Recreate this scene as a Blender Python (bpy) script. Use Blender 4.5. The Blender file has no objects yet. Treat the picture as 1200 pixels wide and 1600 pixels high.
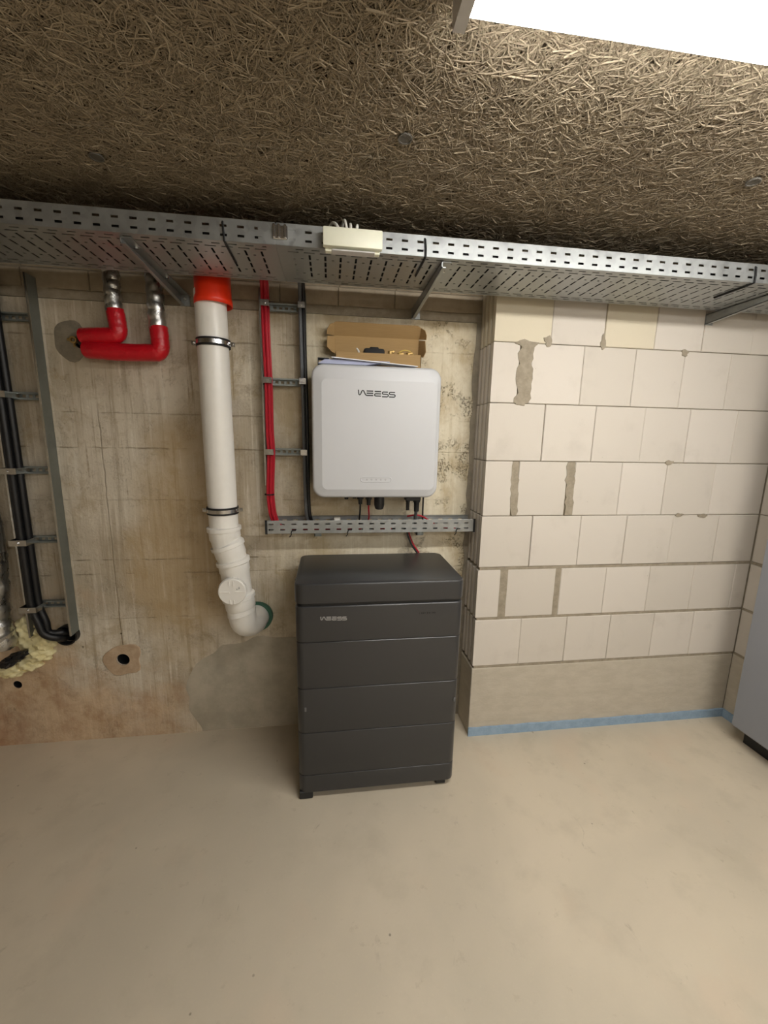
import bpy, bmesh, math, random
import numpy as np
from mathutils import Vector, Matrix
D = bpy.data
COL = bpy.context.scene.collection
random.seed(7)
rng = np.random.default_rng(11)
PI = math.pi

# ---------------------------------------------------------------- camera, world, exposure
scene = bpy.context.scene
cam_d = D.cameras.new('camera')
cam_d.sensor_fit = 'HORIZONTAL'; cam_d.sensor_width = 36.0; cam_d.lens = 633.13 / 1200 * 36
cam_d.clip_start = 0.02
cam = D.objects.new('camera', cam_d); COL.objects.link(cam)
yaw, pitch, roll = 0.1332, 0.1804, 0.0191
fwd = Vector((math.sin(yaw) * math.cos(pitch), math.cos(yaw) * math.cos(pitch), -math.sin(pitch)))
rgt = Vector((math.cos(yaw), -math.sin(yaw), 0)); upv = rgt.cross(fwd)
r2 = rgt * math.cos(roll) + upv * math.sin(roll); u2 = upv * math.cos(roll) - rgt * math.sin(roll)
M = Matrix((r2, u2, -fwd)).transposed().to_4x4(); M.translation = (-0.6869, -1.7414, 1.472)
cam.matrix_world = M
scene.camera = cam
world = D.worlds.new('world'); scene.world = world; world.use_nodes = True
world.node_tree.nodes['Background'].inputs[0].default_value = (1, .95, .88, 1)
world.node_tree.nodes['Background'].inputs[1].default_value = 0.02
vs = scene.view_settings
vs.view_transform = 'Standard'; vs.look = 'None'; vs.gamma = 1; vs.use_curve_mapping = False
vs.exposure = 0.0
LAMP_WATT = 60.0          # emission strength of the diffusers

# ---------------------------------------------------------------- helpers
def lin(c):
    return tuple(((v / 255) / 12.92 if v / 255 <= .04045 else ((v / 255 + .055) / 1.055) ** 2.4) for v in c) + (1,)

class NT:
    def __init__(s, name, rough=.6, metal=0.0, base=(200, 200, 200)):
        s.m = D.materials.new(name); s.m.use_nodes = True; s.t = s.m.node_tree
        s.b = s.t.nodes['Principled BSDF']
        s.b.inputs['Base Color'].default_value = lin(base); s.b.inputs['Roughness'].default_value = rough
        s.b.inputs['Metallic'].default_value = metal
    def put(s, v, sock):
        if isinstance(v, bpy.types.NodeSocket): s.t.links.new(v, sock)
        elif v is not None: sock.default_value = v
    def nd(s, typ, ins=(), **pr):
        n = s.t.nodes.new(typ)
        for k, v in pr.items(): setattr(n, k, v)
        for k, v in (ins.items() if isinstance(ins, dict) else enumerate(ins)): s.put(v, n.inputs[k])
        return n
    def pos(s): return s.nd('ShaderNodeNewGeometry').outputs['Position']
    def obj(s): return s.nd('ShaderNodeTexCoord').outputs['Object']
    def rnd(s): return s.nd('ShaderNodeObjectInfo').outputs['Random']
    def xyz(s, v): return s.nd('ShaderNodeSeparateXYZ', (v,)).outputs
    def scale(s, v, k): return s.nd('ShaderNodeVectorMath', (v, k), operation='MULTIPLY').outputs[0]
    def ma(s, op, a, b=0.0, c=0.0, clamp=False): return s.nd('ShaderNodeMath', (a, b, c), operation=op, use_clamp=clamp).outputs[0]
    def noise(s, v, sc, det=4, ro=.55, dist=0.0):
        return s.nd('ShaderNodeTexNoise', {'Vector': v, 'Scale': sc, 'Detail': det, 'Roughness': ro, 'Distortion': dist}).outputs['Fac']
    def voro(s, v, sc, feat='F1'): return s.nd('ShaderNodeTexVoronoi', {'Vector': v, 'Scale': sc}, feature=feat).outputs['Distance']
    def sm(s, v, a, b, o0=0.0, o1=1.0):
        return s.nd('ShaderNodeMapRange', (v, a, b, o0, o1), interpolation_type='SMOOTHSTEP').outputs[0]
    def mix(s, f, a, b, mode='MIX'):
        n = s.nd('ShaderNodeMix', data_type='RGBA', blend_type=mode)
        s.put(f, n.inputs[0]); s.put(a, n.inputs[6]); s.put(b, n.inputs[7]); return n.outputs[2]
    def col(s, v): s.put(v, s.b.inputs['Base Color']); return s
    def rough(s, v): s.put(v, s.b.inputs['Roughness']); return s
    def bump(s, h, strength=.4, dist=.004):
        n = s.nd('ShaderNodeBump', {'Height': h, 'Strength': strength, 'Distance': dist}); s.put(n.outputs[0], s.b.inputs['Normal']); return s

def plain(name, base, rough=.5, metal=0.0, var=.06, sc=30, bump=.0):
    """one colour with a little grain so that nothing is dead flat"""
    n = NT(name, rough, metal, base)
    v = n.obj(); f = n.noise(v, sc, 3)
    dark = tuple(max(0, c * (1 - var)) for c in base); light = tuple(min(255, c * (1 + var)) for c in base)
    n.col(n.mix(f, lin(dark), lin(light)))
    if bump: n.bump(f, bump, .002)
    return n.m

class MB:
    """collects shapes into one mesh"""
    def __init__(s): s.v = []; s.f = []
    def add(s, vs_, fs):
        o = len(s.v); s.v += [tuple(p) for p in vs_]; s.f += [tuple(i + o for i in f) for f in fs]; return s
    def box(s, x0, x1, y0, y1, z0, z1):
        return s.add([(x, y, z) for x in (x0, x1) for y in (y0, y1) for z in (z0, z1)],
                     [(0, 1, 3, 2), (4, 6, 7, 5), (0, 4, 5, 1), (2, 3, 7, 6), (0, 2, 6, 4), (1, 5, 7, 3)])
    def cbox(s, x0, x1, y0, y1, z0, z1, r=.004, seg=2, vertical=None, rv=.03):
        bm = bmesh.new(); bmesh.ops.create_cube(bm, size=1)
        for v in bm.verts:
            v.co = Vector(((x0 + x1) / 2 + v.co.x * (x1 - x0), (y0 + y1) / 2 + v.co.y * (y1 - y0), (z0 + z1) / 2 + v.co.z * (z1 - z0)))
        if vertical:
            ax = 'xyz'.index(vertical)
            es = [e for e in bm.edges if abs((e.verts[0].co - e.verts[1].co).normalized()[ax]) > .9]
            bmesh.ops.bevel(bm, geom=es, offset=rv, segments=5, profile=.5, affect='EDGES')
            es = [e for e in bm.edges if len(e.link_faces) == 2 and e.calc_face_angle(0) > .9]
        else: es = list(bm.edges)
        if r: bmesh.ops.bevel(bm, geom=es, offset=r, segments=seg, profile=.5, affect='EDGES', clamp_overlap=True)
        bm.verts.index_update()
        s.add([v.co[:] for v in bm.verts], [[v.index for v in f.verts] for f in bm.faces]); bm.free(); return s
    def prism(s, poly, axis, a, b):
        """poly: 2-D outline; extruded along axis (x, y or z) from a to b"""
        def P(p, t): return {'x': (t, p[0], p[1]), 'y': (p[0], t, p[1]), 'z': (p[0], p[1], t)}[axis]
        n = len(poly)
        return s.add([P(p, a) for p in poly] + [P(p, b) for p in poly],
                     [tuple(range(n))[::-1], tuple(range(n, 2 * n))] + [(i, (i + 1) % n, n + (i + 1) % n, n + i) for i in range(n)])
    def loops(s, rings, cap0=True, cap1=True, closed=True):
        n = len(rings[0]); vs_ = [p for r in rings for p in r]; fs = []
        for k in range(len(rings) - 1):
            for i in range(n if closed else n - 1):
                j = (i + 1) % n; fs.append((k * n + i, k * n + j, (k + 1) * n + j, (k + 1) * n + i))
        if cap0: fs.append(tuple(range(n))[::-1])
        if cap1: fs.append(tuple(range((len(rings) - 1) * n, len(rings) * n)))
        return s.add(vs_, fs)
    def tube(s, path, r, seg=12, cap=True, jit=0.0, up=None):
        P = [Vector(p) for p in path]; R = r if isinstance(r, (list, tuple)) else [r] * len(P)
        rings = []; nrm = None
        for i, p in enumerate(P):
            t = (P[min(i + 1, len(P) - 1)] - P[max(i - 1, 0)]).normalized()
            if nrm is None:
                a = Vector((0, 0, 1)) if abs(t.z) < .9 else Vector((1, 0, 0)); nrm = (a - t * a.dot(t)).normalized()
            else: nrm = (nrm - t * nrm.dot(t)).normalized()
            bn = t.cross(nrm)
            rings.append([p + (nrm * math.cos(2 * PI * k / seg) + bn * math.sin(2 * PI * k / seg)) * R[i] * (1 + random.uniform(-jit, jit)) for k in range(seg)])
        return s.loops(rings, cap, cap)
    def cyl(s, a, b, r, seg=16, r2=None): return s.tube([a, b], [r, r if r2 is None else r2], seg)
    def ring(s, c, axis, r0, r1, h, seg=32):
        """flat ring (washer) of height h along axis"""
        c = Vector(c); t = Vector(axis).normalized(); a = Vector((0, 0, 1)) if abs(t.z) < .9 else Vector((1, 0, 0))
        n = (a - t * a.dot(t)).normalized(); b = t.cross(n)
        def circ(r, o): return [c + t * o + (n * math.cos(2 * PI * k / seg) + b * math.sin(2 * PI * k / seg)) * r for k in range(seg)]
        return s.loops([circ(r0, -h / 2), circ(r1, -h / 2), circ(r1, h / 2), circ(r0, h / 2), circ(r0, -h / 2)], False, False)
    def stroke(s, pts, w, y0, y1, f):
        """thick polyline in the x-z plane; f maps glyph units to (x, z)"""
        P = [Vector(f(*p)) for p in pts]; L = []; Rr = []
        for i, p in enumerate(P):
            t = (P[min(i + 1, len(P) - 1)] - P[max(i - 1, 0)]).normalized(); n = Vector((-t.y, t.x)) * (w / 2)
            L.append(p + n); Rr.append(p - n)
        for i in range(len(P) - 1):
            s.prism([L[i], L[i + 1], Rr[i + 1], Rr[i]], 'y', y0, y1)
        return s
    def build(s, name, mat, parent=None, smooth=35, at=None):
        o_ = Vector(parent.get('_o', (0, 0, 0))) if parent else Vector(at or (0, 0, 0))
        me = D.meshes.new(name); me.from_pydata([tuple(Vector(p) - o_) for p in s.v], [], s.f)
        bm = bmesh.new(); bm.from_mesh(me); bmesh.ops.recalc_face_normals(bm, faces=bm.faces); bm.to_mesh(me); bm.free()
        if smooth: me.shade_smooth(); me.set_sharp_from_angle(angle=math.radians(smooth))
        me.materials.append(mat)
        return link(name, me, parent, o_)

def link(name, me, parent=None, o_=(0, 0, 0)):
    o = D.objects.new(name, me); COL.objects.link(o); o['_o'] = tuple(o_)
    if parent: o.parent = parent
    else: o.location = o_
    return o
def thing(name, label, cat, loc, group=None):
    o = D.objects.new(name, None); COL.objects.link(o); o.location = loc; o['_o'] = tuple(loc); o.empty_display_size = .05
    return tag(o, label, cat, group)
def tag(o, label, cat, group=None):
    o['label'] = label; o['category'] = cat
    if group: o['group'] = group
    return o
def struct(name, mb, mat, at=None):
    o = mb.build(name, mat, None, at=at); o['kind'] = 'structure'; return o
def copy_part(o, d, parent=None):
    c = o.copy(); COL.objects.link(c); c.parent = parent or o.parent; c.location = o.location + Vector(d); return c
def rrect(x0, x1, z0, z1, r, n=6):
    pts = []
    for cx, cz, a0 in ((x1 - r, z1 - r, 0), (x0 + r, z1 - r, 90), (x0 + r, z0 + r, 180), (x1 - r, z0 + r, 270)):
        for k in range(n + 1):
            a = math.radians(a0 + 90 * k / n); pts.append((cx + r * math.cos(a), cz + r * math.sin(a)))
    return pts
def blob(cx, cz, rx, rz, n=26, jit=.1, ph=0):
    ps = [random.uniform(0, 6.28) for _ in range(4)]
    return [(cx + rx * (1 + jit * sum(math.sin((k + 2) * a + ps[k]) for k in range(4)) / 2) * math.cos(a),
             cz + rz * (1 + jit * sum(math.sin((k + 2) * a + ps[k]) for k in range(4)) / 2) * math.sin(a)) for a in [2 * PI * i / n for i in range(n)]]
def bez(p, n=10):
    """smooth path through points (Catmull-Rom)"""
    P = [Vector(q) for q in p]; P = [P[0] * 2 - P[1]] + P + [P[-1] * 2 - P[-2]]; out = []
    for i in range(1, len(P) - 2):
        for k in range(n):
            t = k / n; a, b, c, d = P[i - 1:i + 3]
            out.append(.5 * ((2 * b) + (c - a) * t + (2 * a - 5 * b + 4 * c - d) * t * t + (3 * b - a - 3 * c + d) * t ** 3))
    return out + [P[-2]]
def plate(us, vs_, holes, f):
    """grid of cells with real holes; holes(u, v) -> True where a cell is cut out; f(u, v) -> point"""
    us = sorted(set(round(u, 5) for u in us)); vs_ = sorted(set(round(v, 5) for v in vs_))
    idx = {}; V = []; F = []
    def vid(i, j):
        if (i, j) not in idx: idx[(i, j)] = len(V); V.append(f(us[i], vs_[j]))
        return idx[(i, j)]
    for j in range(len(vs_) - 1):
        vm = (vs_[j] + vs_[j + 1]) / 2
        for i in range(len(us) - 1):
            if not holes((us[i] + us[i + 1]) / 2, vm): F.append((vid(i, j), vid(i + 1, j), vid(i + 1, j + 1), vid(i, j + 1)))
    m = MB(); m.v = V; m.f = F; return m
def solid(o, t, off=0):
    md = o.modifiers.new('thickness', 'SOLIDIFY'); md.thickness = t; md.offset = off; return o

# ---------------------------------------------------------------- materials
def m_concrete():
    n = NT('raw_concrete', .88); p = n.pos(); x, y, z = n.xyz(p)
    big = n.noise(p, 2.2, 5, .6); mid = n.noise(p, 9, 6, .65); fine = n.noise(p, 90, 4, .6)
    st = n.noise(n.scale(p, (34, 34, 1.6)), 1, 4, .6, .2)                # vertical rub marks of the formwork
    blot = n.noise(p, 4.2, 6, .7, .5); st2 = n.noise(n.scale(p, (75, 75, 2.6)), 1, 3, .55, .1)
    c = n.mix(n.sm(big, .38, .62), lin((158, 146, 126)), lin((190, 179, 160)))
    c = n.mix(n.ma('MULTIPLY', n.sm(st, .52, .66), .5), c, lin((132, 117, 94)))
    c = n.mix(n.ma('MULTIPLY', n.sm(st, .44, .30), .5), c, lin((204, 196, 180)))
    c = n.mix(n.ma('MULTIPLY', n.ma('MULTIPLY', n.sm(st2, .60, .70), n.sm(blot, .42, .58)), .7), c, lin((116, 100, 78)))
    c = n.mix(n.ma('MULTIPLY', n.ma('MULTIPLY', n.sm(st2, .40, .32), n.sm(blot, .58, .42)), .5), c, lin((212, 203, 186)))
    c = n.mix(n.ma('MULTIPLY', n.sm(blot, .52, .64), .55), c, lin((142, 124, 94)))
    c = n.mix(n.ma('MULTIPLY', n.sm(n.noise(p, 22, 5, .7), .56, .68), .35), c, lin((128, 111, 84)))
    wob = n.ma('ADD', n.ma('MULTIPLY', n.ma('SUBTRACT', big, .5), .9), n.ma('MULTIPLY', n.ma('SUBTRACT', mid, .5), .35))
    # rusty brown earth stain low on the left
    zz = n.ma('ADD', z, wob); xx = n.ma('ADD', x, wob)
    e = n.ma('MULTIPLY', n.sm(n.ma('ADD', zz, n.ma('MULTIPLY', n.ma('ADD', xx, 2.0), .55)), .72, .28), n.sm(xx, -1.15, -1.75))
    c = n.mix(n.ma('MULTIPLY', e, .8), c, n.mix(n.sm(n.noise(p, 11, 6, .72, .2), .30, .70), lin((150, 116, 86)), lin((192, 164, 132))))
    e2 = n.sm(n.ma('ADD', n.ma('MULTIPLY', n.ma('ADD', x, 2.25), 1.2), n.ma('ADD', zz, 0.0)), .34, -.05)
    c = n.mix(n.ma('MULTIPLY', e2, .6), c, lin((132, 84, 56)))
    # sandy yellow-brown cloud left of the drain pipe
    dx = n.ma('DIVIDE', n.ma('ADD', x, 1.36), .26); dz = n.ma('DIVIDE', n.ma('SUBTRACT', z, .95), .62)
    dd = n.ma('ADD', n.ma('ADD', n.ma('MULTIPLY', dx, dx), n.ma('MULTIPLY', dz, dz)), n.ma('MULTIPLY', wob, 2.0))
    sand = n.sm(dd, 1.3, .2)
    c = n.mix(n.ma('MULTIPLY', sand, .55), c, lin((158, 132, 92)))
    # paler, yellowish, pitted field to the right of x = -1.05
    pr = n.sm(xx, -1.12, -.7)
    c = n.mix(n.ma('MULTIPLY', pr, .55), c, n.mix(n.sm(blot, .4, .6), lin((216, 204, 174)), lin((182, 164, 128))))
    # pits, in patches
    pit = n.ma('MULTIPLY', n.sm(n.noise(p, 150, 3, .7), .50, .60), n.sm(n.noise(p, 7, 4, .7), .50, .60))
    pit = n.ma('MULTIPLY', pit, n.ma('ADD', n.ma('MULTIPLY', n.sm(x, -.40, -.10), .9), .22), clamp=True)
    c = n.mix(n.ma('MULTIPLY', pit, .75), c, lin((92, 82, 64)))
    # dark rim towards the block pier and blow holes
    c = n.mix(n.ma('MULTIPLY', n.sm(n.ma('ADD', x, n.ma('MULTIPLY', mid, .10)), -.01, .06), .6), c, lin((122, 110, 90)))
    bh = n.ma('MULTIPLY', n.sm(n.voro(p, 7.5), .052, .03), n.sm(n.noise(p, 3.1, 1), .5, .58))
    c = n.mix(bh, c, lin((70, 58, 44)))
    # board joints of the formwork
    seams = None
    for zs, s_, lo, hi in ((1.862, .5, -3, 1), (1.556, .4, -3, 1), (1.408, .6, -3, 1), (.905, .7, -3, 1), (.838, .35, -3, 1), (1.18, .25, -3, 1), (.62, .3, -1.7, 1)):
        d = n.ma('ABSOLUTE', n.ma('SUBTRACT', n.ma('ADD', z, n.ma('MULTIPLY', n.ma('SUBTRACT', mid, .5), .012)), zs))
        k = n.ma('MULTIPLY', n.sm(d, .0042, .0008), n.ma('MULTIPLY', n.sm(n.noise(n.scale(p, (7, 7, 7)), 1, 4, .65), .42, .60), s_ * 1.3), clamp=True)
        seams = k if seams is None else n.ma('MAXIMUM', seams, k)
    d = n.ma('ABSOLUTE', n.ma('ADD', n.ma('ADD', x, n.ma('MULTIPLY', n.ma('SUBTRACT', mid, .5), .02)), 1.665))
    k = n.ma('MULTIPLY', n.sm(d, .004, .001), n.ma('MULTIPLY', n.sm(z, 1.6, 1.5), n.sm(z, .44, .5)))
    seams = n.ma('MAXIMUM', seams, n.ma('MULTIPLY', k, n.sm(blot, .3, .6, .15, .6)))
    c = n.mix(n.ma('MULTIPLY', seams, .7), c, lin((98, 82, 60)))
    c = n.mix(.5, c, n.mix(1.0, c, lin((255, 255, 255)), 'SOFT_LIGHT'))
    n.col(c)
    h = n.ma('ADD', n.ma('MULTIPLY', mid, .5), n.ma('MULTIPLY', fine, .35))
    h = n.ma('ADD', h, n.ma('MULTIPLY', st, .5))
    h = n.ma('SUBTRACT', h, n.ma('ADD', n.ma('MULTIPLY', seams, .8), n.ma('ADD', n.ma('MULTIPLY', pit, .9), bh)))
    n.bump(h, .8, .008); return n.m
def m_floor():
    n = NT('screed_coating', .5); p = n.pos()
    big = n.noise(p, 1.3, 4, .55, .3); mid = n.noise(p, 5, 5, .6); fine = n.noise(p, 130, 3)
    c = n.mix(n.sm(big, .32, .68), lin((190, 179, 159)), lin((206, 193, 171)))
    c = n.mix(n.ma('MULTIPLY', n.sm(mid, .5, .72), .35), c, lin((174, 163, 142)))
    c = n.mix(n.ma('MULTIPLY', n.sm(n.noise(n.scale(p, (1.5, 1.2, 1)), 2.1, 3), .55, .7), .3), c, lin((206, 184, 160)))
    sp = n.ma('MULTIPLY', n.sm(n.voro(p, 9), .045, .022), n.sm(n.noise(p, 2.3, 1), .46, .54))
    c = n.mix(n.ma('MULTIPLY', sp, .7), c, lin((104, 94, 78)))
    sc = n.ma('MULTIPLY', n.sm(n.noise(n.scale(p, (16, 7, 1)), 1, 4, .5, 1.2), .69, .74), n.sm(mid, .5, .62))
    c = n.mix(n.ma('MULTIPLY', sc, .55), c, lin((126, 114, 96)))
    c = n.mix(n.ma('MULTIPLY', n.sm(n.noise(n.scale(p, (1, 1, 1)), 17, 5, .7), .6, .7), .22), c, lin((150, 136, 114)))
    c = n.mix(n.ma('MULTIPLY', n.sm(fine, .55, .75), .14), c, lin((215, 200, 172)))
    n.col(c); n.rough(n.sm(mid, .3, .7, .42, .6)); n.bump(n.ma('ADD', n.ma('MULTIPLY', fine, .3), mid), .12, .004); return n.m
def m_block(name='sand_lime_block', a=(201, 193, 181), b=(209, 201, 190)):
    n = NT(name, .85); p = n.pos(); r = n.rnd()
    mid = n.noise(p, 6, 5, .6); fine = n.noise(p, 160, 3)
    c = n.mix(r, lin(a), lin(b))
    c = n.mix(n.ma('MULTIPLY', n.sm(mid, .52, .75), .35), c, lin(tuple(v - 20 for v in a)))
    c = n.mix(n.ma('MULTIPLY', n.sm(n.voro(p, 26), .07, .03), n.ma('MULTIPLY', n.sm(mid, .5, .6), .5)), c, lin((150, 138, 118)))
    n.col(c); n.bump(n.ma('ADD', fine, mid), .1, .003); return n.m
def m_grain(name, a, b, sc=14, rough=.85, bump=.35, stretch=(1, 1, 1)):
    n = NT(name, rough); p = n.scale(n.pos(), stretch); f = n.noise(p, sc, 6, .65); g = n.noise(p, sc * 9, 3)
    n.col(n.mix(n.ma('ADD', n.ma('MULTIPLY', n.sm(f, .3, .7), .75), n.ma('MULTIPLY', g, .25)), lin(a), lin(b)))
    n.bump(n.ma('ADD', f, n.ma('MULTIPLY', g, .5)), bump, .004); return n.m
def m_zinc(name='galvanised_steel', a=(146, 149, 149), b=(176, 179, 178), rough=.42, metal=.75):
    n = NT(name, rough, metal); p = n.obj()
    v = n.nd('ShaderNodeTexVoronoi', {'Vector': p, 'Scale': 60}).outputs['Color']
    f = n.ma('ADD', n.ma('MULTIPLY', n.xyz(v)[0], .35), n.ma('MULTIPLY', n.noise(p, 12, 4), .65))
    n.col(n.mix(f, lin(a), lin(b))); n.rough(n.sm(f, .2, .8, rough - .08, rough + .1)); return n.m
def m_foil():
    n = NT('aluminium_foil', .22, 1.0, (205, 205, 203)); p = n.obj()
    f = n.noise(p, 26, 5, .7, .8); v = n.voro(p, 38)
    n.bump(n.ma('ADD', f, n.ma('MULTIPLY', v, .35)), .4, .004); n.rough(n.sm(f, .3, .7, .24, .4)); n.col(n.mix(f, lin((175, 175, 173)), lin((228, 228, 225)))); return n.m
def m_wool():
    n = NT('wood_wool_strand', .9)
    a = n.nd('ShaderNodeAttribute', attribute_name='tint').outputs['Fac']
    p = n.pos(); f = n.noise(p, 3, 4)
    c = n.mix(a, lin((118, 106, 87)), lin((176, 162, 138)))
    c = n.mix(n.ma('MULTIPLY', n.sm(f, .4, .65), .4), c, lin((136, 122, 102)))
    n.col(c); return n.m
def m_red():
    n = NT('red_tape', .32, 0, (196, 12, 30)); p = n.obj(); f = n.noise(p, 30, 4, .6, .6)
    n.col(n.mix(f, lin((176, 6, 24)), lin((205, 22, 38)))); n.bump(f, .6, .006); return n.m
def m_card():
    n = NT('brown_cardboard', .85); p = n.scale(n.obj(), (4, 4, 60)); f = n.noise(p, 4, 4)
    n.col(n.mix(f, lin((152, 123, 80)), lin((170, 140, 95)))); n.bump(f, .08, .001); return n.m

CONC, FLOOR, BLOCK = m_concrete(), m_floor(), m_block()
BLOCKY = m_block('yellowish_block', (206, 196, 172), (209, 199, 177))
MORTAR = m_grain('grey_mortar', (136, 126, 108), (164, 153, 134), 30)
PLINTH = m_grain('plinth_concrete', (178, 169, 152), (194, 185, 169), 9, .85, .3, (1, 1, 2.5))
UBLOCK = m_grain('grey_block', (146, 133, 113), (176, 162, 140), 8)
DARKM = m_grain('dark_grey_mortar', (116, 108, 93), (146, 136, 118), 16)
RENDER = m_grain('grey_plaster', (160, 152, 135), (190, 181, 163), 7, .8, .2)
CLAY = m_grain('pinkish_mortar', (166, 141, 113), (196, 173, 146), 18, .85, .3)
PAINT = m_grain('room_wall', (186, 176, 158), (200, 190, 172), 4, .9, .1)
WOOL, ZINC, FOIL, RED, CARD = m_wool(), m_zinc(), m_foil(), m_red(), m_card()
ZINC2 = m_zinc('dull_zinc', (124, 130, 128), (152, 158, 155), .5, .8)
BOARD = plain('wool_board_shade', (88, 76, 58), .95)  # dark brown puts the shade between the strands into the colour
CHROME = plain('bright_steel', (205, 205, 205), .22, 1.0)
BLACK = plain('black_plastic', (22, 22, 23), .42)
RUBBER = plain('black_rubber', (16, 16, 17), .7)
CABLEB = plain('black_cable_sheath', (13, 14, 17), .45)
CABLEG = plain('grey_cable_sheath', (92, 95, 98), .45)
CABLER = plain('red_cable_sheath', (172, 22, 40), .42)
CABLEW = plain('white_cable_sheath', (226, 224, 216), .45)
WHITE = plain('white_pipe_plastic', (232, 229, 222), .32, 0, .02)
ORANGE = plain('orange_red_plastic', (232, 52, 18), .38, 0, .04)
GREEN = plain('green_sealing_foam', (60, 98, 80), .85)
SHELL = plain('light_grey_enamel', (192, 193, 195), .36, .0, .012, 6)
SINK = plain('dark_heat_sink', (42, 43, 45), .45, .5)
GRAPH = NT('graphite_enamel', .31, .45, (68, 68, 69)).m
GRAPH2 = plain('graphite_dark_base', (40, 40, 41), .5, .2)
SILVER = plain('silver_print', (150, 150, 150), .35, .4)
INK = plain('black_print', (18, 18, 20), .5)
IVORY = plain('ivory_plastic', (226, 226, 206), .42, 0, .02)
BLUE = m_grain('blue_edge_foam', (130, 154, 176), (154, 176, 196), 25, .7, .3)
CREAM = m_grain('cream_spray_foam', (226, 214, 160), (240, 232, 190), 22, .75, .5)
BRASS = plain('brass', (176, 146, 90), .5, .7)
GREYBOX = plain('grey_cabinet_enamel', (138, 141, 148), .45, .0, .02, 5)
PAPER = plain('white_paper', (232, 234, 240), .7, 0, .02)
PAPERB = plain('bluish_paper', (176, 182, 208), .7, 0, .03)
DIFF = NT('lit_diffuser', .5, 0, (255, 255, 255))
DIFF.b.inputs['Emission Color'].default_value = (1.0, .975, .93, 1); DIFF.b.inputs['Emission Strength'].default_value = LAMP_WATT
DIFF = DIFF.m
HOUSE = plain('white_lamp_housing', (196, 194, 192), .4)

# ---------------------------------------------------------------- the room
CZ = 2.20                                            # ceiling height
XL, XR, YR, YB = -3.3, 1.452, -4.6, .17              # left wall, right wall, rear wall, back wall face
struct('floor', MB().box(XL - .2, XR + .3, YR - .2, .8, -.15, 0), FLOOR)
ceiling = struct('ceiling', MB().box(XL - .2, XR + .3, YR - .2, .8, CZ + .03, CZ + .2), MORTAR)
struct('wall_left', MB().box(XL - .2, XL, YR, .6, 0, CZ + .03), PAINT)
struct('wall_rear', MB().box(XL - .2, XR + .3, YR - .2, YR, 0, CZ + .03), PAINT)

SEAM = -.530
# ceiling boards: rows of 0.6 m boards laid lengthwise
for y0 in [SEAM - .6 * k for k in range(-1, 7)]:
    y1 = y0 + .594
    if y0 < YR: continue
    off = -.7 if round((y0 - SEAM) / .6) % 2 else .35
    for x0 in (off - 4, off - 2, off, off + 2):
        a, b = max(x0, XL), min(x0 + 1.994, XR)
        if b - a > .05: MB().box(a, b, y0, min(y1, .25), CZ + .004, CZ + .034).build('ceiling_board', BOARD, ceiling, 0)

def strands(n, x0, x1, y0, y1):
    """curled wood-wool ribbons on the underside of the boards, one mesh"""
    S = 4
    cx = rng.uniform(x0, x1, n); cy = rng.uniform(y0, y1, n)
    L = rng.uniform(.035, .095, n); w = rng.uniform(.00085, .00135, n)
    th = rng.uniform(0, 2 * PI, n); kap = rng.normal(0, 12.0, n)
    zz = CZ + .002 - rng.uniform(0, 1, n) ** 1.5 * .0050; tilt = rng.normal(0, .40, n)
    s = np.linspace(-.5, .5, S + 1)
    ang = th[:, None] + kap[:, None] * L[:, None] * s[None, :]
    step = L[:, None] / S
    dx = np.cumsum(np.cos(ang) * step, 1); dy = np.cumsum(np.sin(ang) * step, 1)
    px = cx[:, None] + dx - dx.mean(1, keepdims=True); py = cy[:, None] + dy - dy.mean(1, keepdims=True)
    pz = zz[:, None] - .002 * np.cos(s[None, :] * PI) * rng.uniform(.2, 1, n)[:, None] + rng.normal(0, .0050, n)[:, None] * s[None, :]
    pz = np.minimum(pz, CZ + .003)
    nx, ny = -np.sin(ang) * w[:, None], np.cos(ang) * w[:, None]; nz = np.sin(tilt)[:, None] * w[:, None]
    A = np.stack([px + nx, py + ny, pz + nz], -1); B = np.stack([px - nx, py - ny, pz - nz], -1)
    A[..., 1] = np.minimum(A[..., 1], .168); B[..., 1] = np.minimum(B[..., 1], .168)
    R = (A + B) / 2; R[..., 2] -= w[:, None] * .95                       # ridge: a rounded ribbon
    V = np.stack([A, R, B], 2).reshape(-1, 3)
    base = np.arange(n)[:, None] * (3 * (S + 1)) + np.arange(S)[None, :] * 3
    F = np.concatenate([np.stack([base + k, base + 3 + k, base + 4 + k, base + 1 + k], -1).reshape(-1, 4) for k in (0, 1)])
    me = D.meshes.new('wood_wool'); me.vertices.add(len(V)); me.vertices.foreach_set('co', V.ravel().astype(np.float32))
    me.loops.add(F.size); me.loops.foreach_set('vertex_index', F.ravel().astype(np.int32))
    me.polygons.add(len(F)); me.polygons.foreach_set('loop_start', np.arange(0, F.size, 4, dtype=np.int32))
    me.update(calc_edges=True)
    at = me.attributes.new('tint', 'FLOAT', 'POINT'); at.data.foreach_set('value', np.repeat(rng.uniform(0, 1, n), 3 * (S + 1)).astype(np.float32))
    me.shade_smooth(); me.materials.append(WOOL)
    o = link('wood_wool', me, ceiling); o['kind'] = 'stuff'; return o
strands(56000, -2.55, XR, SEAM - .596, SEAM - .004)
strands(54000, -2.55, XR, SEAM + .004, .168)
strands(28000, -2.0, XR, SEAM - .95, SEAM - .604)
sf = MB(); x = -2.3
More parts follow.
